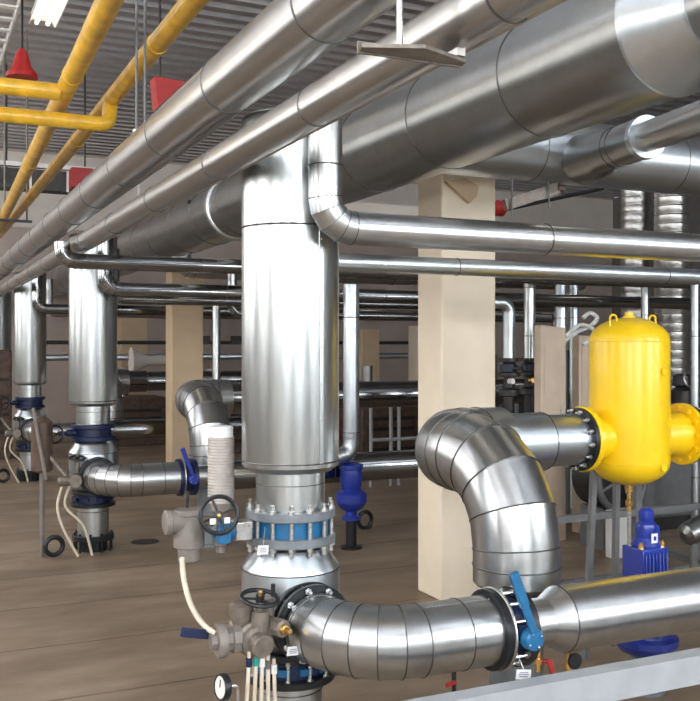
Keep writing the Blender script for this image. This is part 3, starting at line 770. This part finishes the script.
# vertical riser with blue valve standing behind the nearest column
RX, RY = 3.36, 7.2
t = thing('riser_pipe', 'slim vertical silver pipe just right of the nearest column', 'pipe', (RX, RY, .85))
b = B(); b.cyl((RX, RY, .92), (RX, RY, 2.205), .068, seg=40); b.bead((RX, RY, 1.93), (0, 0, 1), .068, .004); b.bead((RX, RY, .97), (0, 0, 1), .068, .004)
b.sweep(bend([(RX, RY, .93), (RX, RY, .80), (RX - .35, RY, .72)], .1, 4)[0], .068, 40); link('cladding', b, 'clad_b', t, 12)
t = thing('blue_valve', 'deep blue upright valve on the floor right of the nearest column', 'valve', (RX, RY, 0))
b = B(); b.lathe((RX, RY, 0), (0, 0, 1), [(.08, .24), (.08, .27), (.05, .275), (.05, .31), (.10, .34), (.13, .39), (.13, .46), (.09, .49), (.075, .50), (.09, .53), (.095, .60), (.09, .66), (.10, .67), (.10, .70), (.06, .715)], 36); link('body', b, 'dblue', t)
b = B(); b.lathe((RX, RY, 0), (0, 0, 1), [(.09, 0), (.09, .02), (.045, .022), (.045, .24)], 24); link('foot', b, 'black', t)
c = at(365, 520, 7.9)
b = B(); b.torus((c.x, c.y, .085), (.2, -1, 0), .075, .02, 28, 8); single('floor_ring', b, 'black', 'black ring shaped clamp on the floor right of the blue valve', 'clamp')
b = B(); b.cyl((3.35, 11.0, .0), (3.35, 11.0, 2.35), .05, seg=24); single('riser_pipe', b, 'clad', 'thin vertical silver pipe along the right edge of the tan pillar', 'pipe')

# ------------------------------------------------------------ pillars
def pillar(c0, c1, label, mat, H=ZC):
    t = thing('pillar', label, 'pillar', ((c0[0] + c1[0]) / 2, (c0[1] + c1[1]) / 2, 0))
    b = B(); b.box(((c0[0] + c1[0]) / 2, (c0[1] + c1[1]) / 2, H / 2), (c1[0] - c0[0], c1[1] - c0[1], H)); link('shaft', b, mat, t, bevel=.012)
    return t
pillar((3.2, 5.44), (3.625, 5.77), 'broad cream pillar behind the fat double elbow', 'pillar', 3.2)
t = pillar((2.86, 11.2), (3.25, 11.5), 'tan pillar in the second bay left of the nearest column', 'tan', 2.62)
pillar((3.42, 17.0), (3.9, 17.4), 'narrow tan pillar far back right of the second column', 'tan', 2.3)
pillar((7.1, 12.7), (7.5, 13.1), 'far cream pillar seen between the nearest column and the broad pillar', 'pillar', 2.0)
pillar((6.3, 13.1), (6.6, 13.4), 'far tan pillar just right of the slim vertical pipe', 'tan', 1.95)
# pillar bracket under the large duct
b = B(); p = at(480, 192, 5.40); b.prism([at(446, 181, 5.4), at(466, 178, 5.4), at(479, 186, 5.4), at(477, 196, 5.4), at(470, 203, 5.4)], (0, .03, 0)); single('pillar_bracket', b, 'tan', 'brown triangular bracket high on the broad cream pillar', 'bracket')
# capital slab
b = B(); p0 = at(346, 208, 9.0); p1 = at(418, 208, 9.0); b.box(((p0.x + p1.x) / 2, 9.0, p0.z), (p1.x - p0.x, .1, .12)); single('cross_beam', b, 'walllight', 'pale short cross beam between the pipe elbow and the broad pillar', 'beam')

# ------------------------------------------------------------ hangers
t = thing('trapeze_hanger', 'brownish hanger plate with a rod below the paired upper pipes at top centre', 'hanger', (.99, 1.8, 2.33))
b = B(); b.prism([(.865, 1.80, 2.326), (.99, 1.75, 2.326), (1.12, 1.80, 2.326), (1.13, 1.83, 2.326), (.875, 1.83, 2.326)], (0, 0, .008)); b.box((1.0, 1.832, 2.336), (.26, .006, .026)); link('plate', b, 'valve', t)
b = B(); b.cyl((.955, 1.80, 2.33), (.955, 1.80, ZC + .02), .007, seg=10); link('rod', b, 'steel', t)
b = B(); b.bar((1.1, 1.815, 2.335), (1.1, 1.815, 2.352), .06, .02); link('saddle', b, 'steel', t)
for i, y in enumerate((4.95,)):
    t = thing('pipe_hanger', ['strap hanger with twin rods holding the large upper left pipe near the second yellow pipe', 'strap hanger on the large upper left pipe beyond the yellow branches', 'strap hanger on the large upper left pipe far back'][i], 'hanger', (1.1, y, 2.79), 'strap hangers on the large pipe')
    for s in (-1, 1):
        b = B(); b.cyl((1.1 + s * .022, y, 2.80), (1.1 + s * .022, y, ZC + .02), .007, seg=8); link('rod', b, 'rail', t)
    b = B(); b.box((1.1, y, 2.81), (.08, .03, .02)); link('clamp', b, 'steel', t)
for i, (y, z) in enumerate(((12.4, 3.235),)):
    t = thing('gas_pipe_trapeze', ['dark bar and rods carrying the yellow pipes far back at the left edge', 'dark rods and bar carrying the yellow pipes just past the branches'][i], 'hanger', (1.05, y, z), 'trapezes under the yellow pipes')
    b = B(); b.box((1.05 if i else .95, y, z - (.0 if i == 0 else .0)), (.75 if i else .9, .04, .03)); link('bar', b, 'black', t)
    for x in ((.72, 1.40) if i else (.62, 1.08, 1.34)):
        b = B(); b.cyl((x, y, z), (x, y, ZC + .02), .012 if i == 0 else .008, seg=8); link('rod', b, 'valve', t)
# angle hanger under the branch duct
t = thing('angle_hanger', 'small angle bracket on two threaded rods under the pale bluish duct', 'hanger', at(532, 195, 5.0))
a0 = at(505, 205, 5.0); a1 = at(558, 188, 5.0)
b = B(); b.bar(a0, a1, .03, .07); link('angle', b, 'valve', t)
for px, y1, y2 in ((512, 176, 216), (549, 160, 208)):
    b = B(); b.cyl(at(px, y1, 4.97), at(px, y2, 4.97), .006, seg=8); link('rod', b, 'rail', t)
b = B(); b.lathe(at(557, 188, 5.0), (1, 0, 0), [(.025, 0), (.025, .05)], 12); link('end_clip', b, 'brown', t)
t = thing('red_nozzle', 'small red nozzle on a dark thin pipe right of the broad pillar top', 'sprinkler', at(497, 208, 7.5))
b = B(); b.lathe(at(494, 208, 7.5), (1, 0, 0), [(.03, 0), (.075, .03), (.075, .09), (.03, .14)], 16); link('head', b, 'red', t)
b = B(); b.cyl(at(508, 209, 7.5), at(604, 188, 7.0), .018, seg=10); link('pipe', b, 'black', t)
b = B(); b.cyl(at(188, 202, 8.6), at(238, 206, 8.6), .02, seg=10); single('thin_bar', b, 'black', 'thin black bar behind the upper pipes left of the nearest column', 'bar')

# ladder tray under the deck
t = thing('cable_tray', 'white ladder tray under the steel deck at the top left corner', 'cable tray', (.85, 11, 5.1))
for x in (.70, 1.0):
    b = B(); b.box((x, 11, 5.1), (.02, 10, .08)); link('side_rail', b, 'white', t)
for i in range(26):
    b = B(); b.box((.85, 6.2 + i * .385, 5.08), (.29, .09, .02)); link('rung', b, 'white', t)
for y in (7, 11, 15):
    b = B(); b.cyl((.85, y, 5.09), (.85, y, ZC + .02), .01, seg=8); link('rod', b, 'rail', t)

# red hoods
def hood(px, py, Y, w, h, label, squat=False):
    c = at(px, py, Y)
    t = thing('red_hood', label, 'hood', c, 'red hoods below the ceiling')
    if squat: prof = [(w * .55, 0), (w * .5, h * .2), (w * .45, h), (w * .2, h * 1.02)]
    else: prof = [(w * .5, 0), (w * .48, h * .15), (w * .3, h * .4), (w * .2, h * .8), (w * .08, h)]
    b = B(); b.lathe(c, (0, 0, 1), prof, 12); link('hood', b, 'red', t, 25)
    b = B(); b.cyl(c + V3((0, 0, h * .95)), (c.x, c.y, ZC + .02), .012, seg=8); link('rod', b, 'black', t)
hood(22, 78, 9.6, .30, .28, 'red bell shaped hood hanging behind the upper yellow branch')
t = thing('red_bracket', 'red triangular bracket hanging between the yellow pipe and the large silver pipe', 'bracket', at(160, 100, 8.5))
b = B(); b.prism([at(155, 76, 8.5), at(186, 82, 8.5), at(158, 107, 8.5)], (0, .2, 0)); link('plate', b, 'red', t)
b = B(); b.cyl(at(160, 80, 8.6), V3((at(160, 80, 8.6).x, 8.6, ZC + .02)), .01, seg=8); link('rod', b, 'black', t)
t = thing('red_box', 'red box fixed on the dark duct seen beyond the second yellow pipe', 'box', at(81, 190, 13.6))
b = B(); p = at(81, 179, 13.72); b.box(p, (.30, .25, .28)); link('case', b, 'red', t, bevel=.01)
p0 = at(-40, 176, 14); p1 = at(120, 182, 14)
t = thing('far_duct', 'dark rectangular duct along the far wall behind the yellow pipes', 'duct', ((p0.x + p1.x) / 2, 14, p0.z))
b = B(); b.box(((p0.x + p1.x) / 2, 14, p0.z), (p1.x - p0.x, .3, .28)); link('casing', b, 'dark', t)
b = B()
for i in range(6): b.box((p0.x + .4 + i * .5, 13.84, p0.z), (.03, .02, .3))
b.box(((p0.x + p1.x) / 2, 13.9, p0.z + .2), (p1.x - p0.x, .12, .06)); link('white_rail', b, 'white', t)
for x in (p0.x + .6, p1.x - .5):
    b = B(); b.cyl((x, 14, p0.z + .1), (x, 14, ZC + .02), .012, seg=8); link('rod', b, 'black', t)

# ------------------------------------------------------------ things behind on the right
def vpipe(px, Y, y0, y1, r, mat, label, elbow=0, ribs=0, grp=None, floor_=False):
    a = at(px, y0, Y); c = at(px, y1, Y)
    if floor_: c.z = 0
    t = thing('vertical_pipe' if not ribs else 'ribbed_duct', label, 'pipe' if not ribs else 'duct', c, grp)
    b = B()
    if ribs:
        n = int((a.z - c.z) / .11); prof = []
        for i in range(n): h = (a.z - c.z) / n; prof += [(r * .96, i * h), (r, (i + .2) * h), (r, (i + .8) * h), (r * .96, (i + .95) * h)]
        b.lathe(c, (0, 0, 1), prof, 40)
    elif elbow:
        b.sweep(bend([c, a, a + V3((-elbow, 0, 0))], r * 1.6, 5)[0], r, 28)
    else:
        b.cyl(c, a, r, seg=32)
        for z in (.25, .8): b.bead(c + (a - c) * z, (0, 0, 1), r, .004, 32)
    link('cladding', b, mat, t, 14 if elbow else 25)
    return t
vpipe(636, 9.5, 188, 500, .19, 'clad_w', 'silver ribbed vertical duct high behind the yellow tank top', ribs=1, grp='ribbed ducts behind the yellow tank', floor_=True)
vpipe(672, 9.0, 188, 500, .215, 'clad_w', 'wide shiny ribbed vertical duct right of the yellow tank', ribs=1, grp='ribbed ducts behind the yellow tank', floor_=True)
vpipe(695, 6.2, 285, 410, .036, 'clad_b', 'slim vertical pipe at the right edge above the tank flange', floor_=True)
vpipe(509, 7.0, 303, 358, .055, 'clad_b', 'short hooked pipe with an elbow right of the broad pillar', elbow=.3)
vpipe(529.5, 7.2, 270, 358, .055, 'clad', 'vertical silver pipe above the black valves')
vpipe(561, 7.9, 270, 500, .062, 'clad_b', 'pale vertical pipe left of the twin behind the beige board', floor_=True)
vpipe(574, 8.0, 270, 500, .05, 'clad_b', 'thinner pale vertical pipe next to the wider twin', floor_=True)
vpipe(645, 7.4, 270, 330, .04, 'clad', 'short silver pipe just above the yellow tank top')
b = B(); b.cyl(at(493, 314, 7.35), at(551, 317, 7.35), .018, seg=12); single('thin_pipe', b, 'clad_b', 'thin pale horizontal pipe crossing behind the vertical pipes', 'pipe')
# black valves under the two pipes
for px, Y, lab in ((509, 7.0, 'black valve stack under the short hooked pipe'), (529.5, 7.2, 'black valve stack with a long lever under the vertical silver pipe')):
    t = thing('valve_stack', lab, 'valve', (at(px, 420, Y).x, Y, 0), 'black valve stacks')
    a = at(px, 358, Y)
    b = B(); b.lathe(a, (0, 0, -1), [(.09, 0), (.09, .03), (.05, .035), (.07, .08), (.07, .12), (.10, .13), (.10, .16), (.05, .17), (.05, .26), (.09, .28), (.09, .33), (.05, .34), (.05, a.z)], 24); link('body', b, 'dark', t)
    b = B(); b.lathe(a + V3((0, 0, -.06)), (0, 0, -1), [(.078, 0), (.078, .05)], 24); link('ring', b, 'navy', t)
    b = B(); b.cyl(a + V3((0, -.07, -.09)), a + V3((.02, -.16, -.09)), .02, seg=12)
    if px > 520: b.bar(a + V3((.0, -.13, -.06)), a + V3((.15, -.13, -.06)), .015, .03)
    link('handle', b, 'black', t)
    b = B(); b.lathe(a + V3((-.05, -.08, -.2)), (0, -1, 0), [(.025, 0), (.025, .05)], 12); link('tap', b, 'white' if px < 520 else 'brass', t)
# beige boards
def board(px0, px1, y0, Y, label, slant=0):
    p0 = at(px0, y0, Y); p1 = at(px1, y0 + slant, Y)
    t = thing('beige_cabinet', label, 'cabinet', ((p0.x + p1.x) / 2, Y, 0), 'beige cabinets behind the double elbow')
    b = B(); b.prism([(p0.x, Y, 0), (p1.x, Y, 0), (p1.x, Y, p1.z), (p0.x, Y, p0.z)], (0, .10, 0)); link('casing', b, 'panel', t, bevel=.006)
    b = B(); b.box(((p0.x + p1.x) / 2, Y - .004, .95), (p1.x - p0.x - .06, .008, 1.5)); d = link('door', b, 'panel', t)
    b = B(); b.box((p1.x - .06, Y - .015, 1.1), (.015, .02, .1)); link('handle', b, 'steel', d)
board(541, 566, 325, 6.7, 'taller beige cabinet left of the yellow tank', 3)
board(579, 600, 335, 6.9, 'narrow beige cabinet touching the yellow tank outline', 2)
# white hose tangle
for i, pts in enumerate([[(563, 343), (575, 333), (590, 326), (597, 318), (590, 313), (583, 318)], [(566, 336), (580, 325), (594, 330), (590, 340), (583, 345)]]):
    b = B(); b.sweep(smooth([at(x, y, 6.72 - .03 * i) for x, y in pts]), .018, 12)
    single('hose', b, 'white', ['white hose coiled up to the left of the yellow tank top', 'lower white hose looping beside the yellow tank'][i], 'hose')
# cluster right of tank
t = thing('pump_unit', 'dark pump and pipe fittings behind the right side of the yellow tank', 'pump', (at(682, 400, 7.6).x, 7.6, 0))
c = at(682, 385, 7.6)
b = B(); b.lathe(c, (0, 0, -1), [(.05, -.12), (.09, -.1), (.1, 0), (.07, .02), (.11, .06), (.11, .2), (.08, .22), (.08, c.z)], 24); link('body', b, 'dark', t)
b = B(); b.torus(c + V3((0, -.1, .06)), (.1, -1, .2), .075, .01, 24, 8); link('ring', b, 'steel', t)

# back pipe rack along X, behind (px 200-245 and others)
b = B(); b.cyl((1.9, 15.2, 1.74), (9, 15.2, 1.74), .03, seg=12)
for x in (4.4, 5.0, 6.1, 7.3): b.box((x, 15.2, 1.78), (.22, .12, .14))
single('rack_pipe', b, 'dark', 'thin dark pipe with small valves along the far wall', 'pipe')
b = B(); b.cyl((1.9, 15.6, 1.5), (9, 15.6, 1.5), .05, seg=12); single('rack_pipe', b, 'clad_b', 'pale thin pipe along the far wall under the dark one', 'pipe')
b = B(); c = at(131, 361, 15.4); b.lathe(c, (1, 0, 0), [(.22, 0), (.18, .08), (.07, .3), (.07, .9)], 24); single('funnel', b, 'walllight', 'white funnel shaped fitting between the second column and tan pillar', 'funnel')
def machine(px0, px1, py0, Y, depth, label, mat):
    p0 = at(px0, py0, Y); p1 = at(px1, py0, Y); w = p1.x - p0.x
    t = thing('machine_cabinet', label, 'machine', ((p0.x + p1.x) / 2, Y, 0))
    b = B(); b.box(((p0.x + p1.x) / 2, Y + depth / 2, p0.z / 2), (w, depth, p0.z)); link('casing', b, mat, t, bevel=.02)
    b = B()
    for i in range(4): b.box(((p0.x + p1.x) / 2, Y - .005, p0.z * (.25 + .16 * i)), (w * .8, .02, .05))
    link('louvres', b, 'dark', t)
    b = B(); b.cyl((p0.x + w * .3, Y + depth / 2, p0.z), (p0.x + w * .3, Y + depth / 2, p0.z + .5), .08, seg=20); link('stack', b, 'clad_d', t)
    return t
machine(112, 166, 398, 16.0, .8, 'dark machine far back between the second column and tan pillar', 'brown')
machine(206, 246, 402, 14.2, .8, 'dark machine far back just left of the nearest column', 'brown')
machine(-20, 12, 350, 15.0, .8, 'dark machine at the far left edge', 'brown')
machine(362, 420, 402, 12.0, .8, 'brown machine behind the railing between column and broad pillar', 'brown')
machine(500, 545, 396, 9.6, 1.0, 'dark machine behind the black valves right of the broad pillar', 'dark')
machine(566, 590, 350, 9.3, .6, 'dark machine seen between the two beige cabinets', 'dark')
# railing
def railing(x0, x1, y, z0, z1, label, xs, mat='beam'):
    t = thing('railing', label, 'railing', ((x0 + x1) / 2, y, z0))
    for z in (z1, (z0 + z1) / 2):
        b = B(); b.cyl((x0, y, z), (x1, y, z), .022, seg=12); link('rail', b, mat, t)
    for x in xs:
        b = B(); b.cyl((x, y, z0), (x, y, z1 + .03), .022, seg=12); link('post', b, mat, t)
ax0 = at(366, 420, 10.2); rp = [at(p, 420, 10.2).x for p in (371, 391, 399, 425)]
railing(rp[0], rp[-1] + .4, 10.2, 0, 1.12, 'pale pipe railing between the nearest column and the broad pillar', rp)
# skid frame and machines behind the double elbow on the right
t = thing('skid_frame', 'grey tubular frame behind the yellow tank and blue valve', 'frame', (4.4, 5.4, 0))
for x in (3.62, 4.55, 5.6, 6.8):
    for y in (5.1,):
        b = B(); b.box((x if x > 3.7 else 3.72, y, .5), (.05, .05, 1.0)); link('post', b, 'rail', t)
for z in (.98, .55, .12):
    b = B(); b.box((5.25, 5.1, z), (3.1, .045, .045)); link('rail', b, 'rail', t)
for i, x in enumerate((5.2, 6.2)):
    b = B(); b.bar((x, 5.1, .12), (x + .1, 6.0, .12), .05, .05); link('cross_member', b, 'rail', t)
c = at(622, 478, 6.2)
t = thing('fan_casing', 'round dark casing with a rim behind the yellow tank bottom', 'fan', (c.x, 6.2, 0))
b = B(); b.torus((c.x, 6.2, c.z), (.1, -1, 0), .27, .03, 40, 8); link('rim', b, 'rail', t)
b = B(); b.lathe((c.x, 6.22, c.z), (-.1, 1, 0), [(.26, 0), (.26, .3), (.1, .34)], 40); link('drum', b, 'dark', t)
b = B()
for a in (0, 1.57, 3.14, 4.71): b.bar((c.x, 6.19, c.z), (c.x + .27 * math.cos(a + .4), 6.19, c.z + .27 * math.sin(a + .4)), .02, .02)
link('spokes', b, 'relief', t)
b = B(); b.box((c.x, 6.38, (c.z - .25) / 2), (.34, .3, c.z - .25)); link('stand', b, 'rail', t)
c = at(684, 470, 6.6)
t = thing('grey_tank', 'grey green box tank behind the tank at the right edge', 'tank', (c.x, 6.6, 0))
b = B(); b.box((c.x, 7.0, .62), (.9, .7, 1.0)); link('casing', b, 'rail', t, bevel=.03)
b = B(); b.box((c.x, 7.0, .06), (.8, .6, .12)); link('plinth', b, 'dark', t)
c = at(694, 535, 4.9)
t = thing('capped_pipe', 'small grey capped pipe end at the right edge beside the frame', 'pipe', (c.x, 4.9, 0))
b = B(); b.lathe(c + V3((-.1, 0, 0)), (1, .0, .3), [(.03, 0), (.075, .03), (.08, .08), (.08, .4)], 24); link('cap', b, 'clad_d', t)
b = B(); b.cyl((c.x, 4.9, 0), (c.x, 4.9, c.z - .03), .03, seg=12); link('stand', b, 'rail', t)
# white bin/plinth
c = at(619, 545, 6.0)
b = B(); b.box((c.x, 6.0, .19), (.2, .1, .38)); single('white_plinth', b, 'white', 'small white block on the floor behind the blue valve', 'block', bevel=.01)

# ------------------------------------------------------------ floor items
c = at(145, 547, 8.0)
k_ = 1615.0 / (547 - 345); 
b = B(); yy = 8.19; xx = at(145, 547, yy).x; b.lathe((xx, yy, 0), (0, 0, 1), [(.12, 0), (.12, .004), (.105, .006)], 32)
single('floor_drain', b, 'black', 'round black drain cover on the floor right of the second column', 'drain cover')
# clutter around second and third columns
def column_taps(k):
    y0 = ST * k; x, y = VX, VY0 + y0
    t = thing('tap_manifold', ['', 'weathered valve cluster on the left of the second column', 'weathered valve cluster on the left of the third column'][k], 'valve', (x - .22, y - .2, .5))
    b = B(); b.lathe((x - .16, y - .2, .62), (-.3, -1, 0), [(.055, -.08), (.06, 0), (.05, .05), (.05, .1)], 20); b.lathe((x - .20, y - .24, .62), (-1, 0, 0), [(.04, 0), (.045, .1), (.03, .12)], 16); link('body', b, 'valve', t)
    b = B(); b.cyl((x - .16, y - .2, .62), (x - .16, y - .2, .78), .02, seg=12); link('stem', b, 'valve', t)
    handwheel(t, (x - .16, y - .2, .79), (0, -.2, 1), .06, .008, 3)
    b = B(); b.cyl((x - .16, y - .14, .62), (x - .05, y - .05, .62), .03, seg=12); link('tapping', b, 'grey', t)
    hl = ['', 'second', 'third'][k]
    for i, (dx, ex, s) in enumerate(((-.28, -.16, 'left'), (-.22, -.05, 'right'))):
        b = B(); b.sweep(smooth([V3((x + dx, y - .22, .58)), V3((x + dx - .04, y - .24, .42)), V3((x + dx + .1 * i, y - .25, .25)), V3((x + ex, y - .24, .008))]), .011, 10)
        single('hose', b, 'hose', '%s cream hose hanging to the floor beside the %s column' % (s, hl), 'hose', 'cream hoses by the far columns')
    g0 = V3((x - .34, y - .2, .10)); b = B(); b.torus(g0, (.2, -1, 0), .07, .02, 24, 8)
    single('floor_ring', b, 'black', 'black ring clamp on the floor at the foot of the %s column' % hl, 'clamp')
    # tall relief body left of the column
    q = V3((x - .42, y - .1, .78))
    t = thing('relief_fitting', 'dark upright fitting with a pale rod left of the %s column' % hl, 'fitting', (q.x, q.y, 0))
    b = B(); b.lathe(q, (0, 0, 1), [(.05, -.1), (.085, -.08), (.085, .30), (.05, .33), (.02, .35)], 20); link('body', b, 'brown', t)
    b = B(); b.cyl((q.x, q.y, 0), (q.x, q.y, q.z - .08), .02, seg=10); link('stand', b, 'relief', t)
    b = B(); b.cyl((q.x + .02, q.y - .1, q.z - .15), (q.x - .08, q.y - .1, q.z + .42), .015, seg=10); link('rod', b, 'relief', t)
    b = B(); b.cyl((q.x, q.y, q.z + .1), (x - .24, y - .24, .64), .02, seg=10); link('link_pipe', b, 'valve', t)
column_taps(1); column_taps(2)

# ------------------------------------------------------------ world, camera, view
w = bpy.data.worlds.new('World'); bpy.context.scene.world = w; w.use_nodes = True
w.node_tree.nodes['Background'].inputs[0].default_value = (.75, .82, .9, 1); w.node_tree.nodes['Background'].inputs[1].default_value = .6
cam = bpy.data.cameras.new('camera'); co = bpy.data.objects.new('camera', cam); C.objects.link(co)
co.location = (0, 0, EYE); co.rotation_euler = (PI / 2, 0, -TH)
cam.sensor_fit = 'HORIZONTAL'; cam.sensor_width = 36; cam.lens = 36 * FPX / 700; cam.shift_y = -(350.5 - HZ) / 700
cam.clip_start = .02; cam.clip_end = 100
bpy.context.scene.camera = co
vs = bpy.context.scene.view_settings
vs.view_transform = 'Standard'; vs.look = 'None'; vs.gamma = 1; vs.use_curve_mapping = False; vs.exposure = 0.1
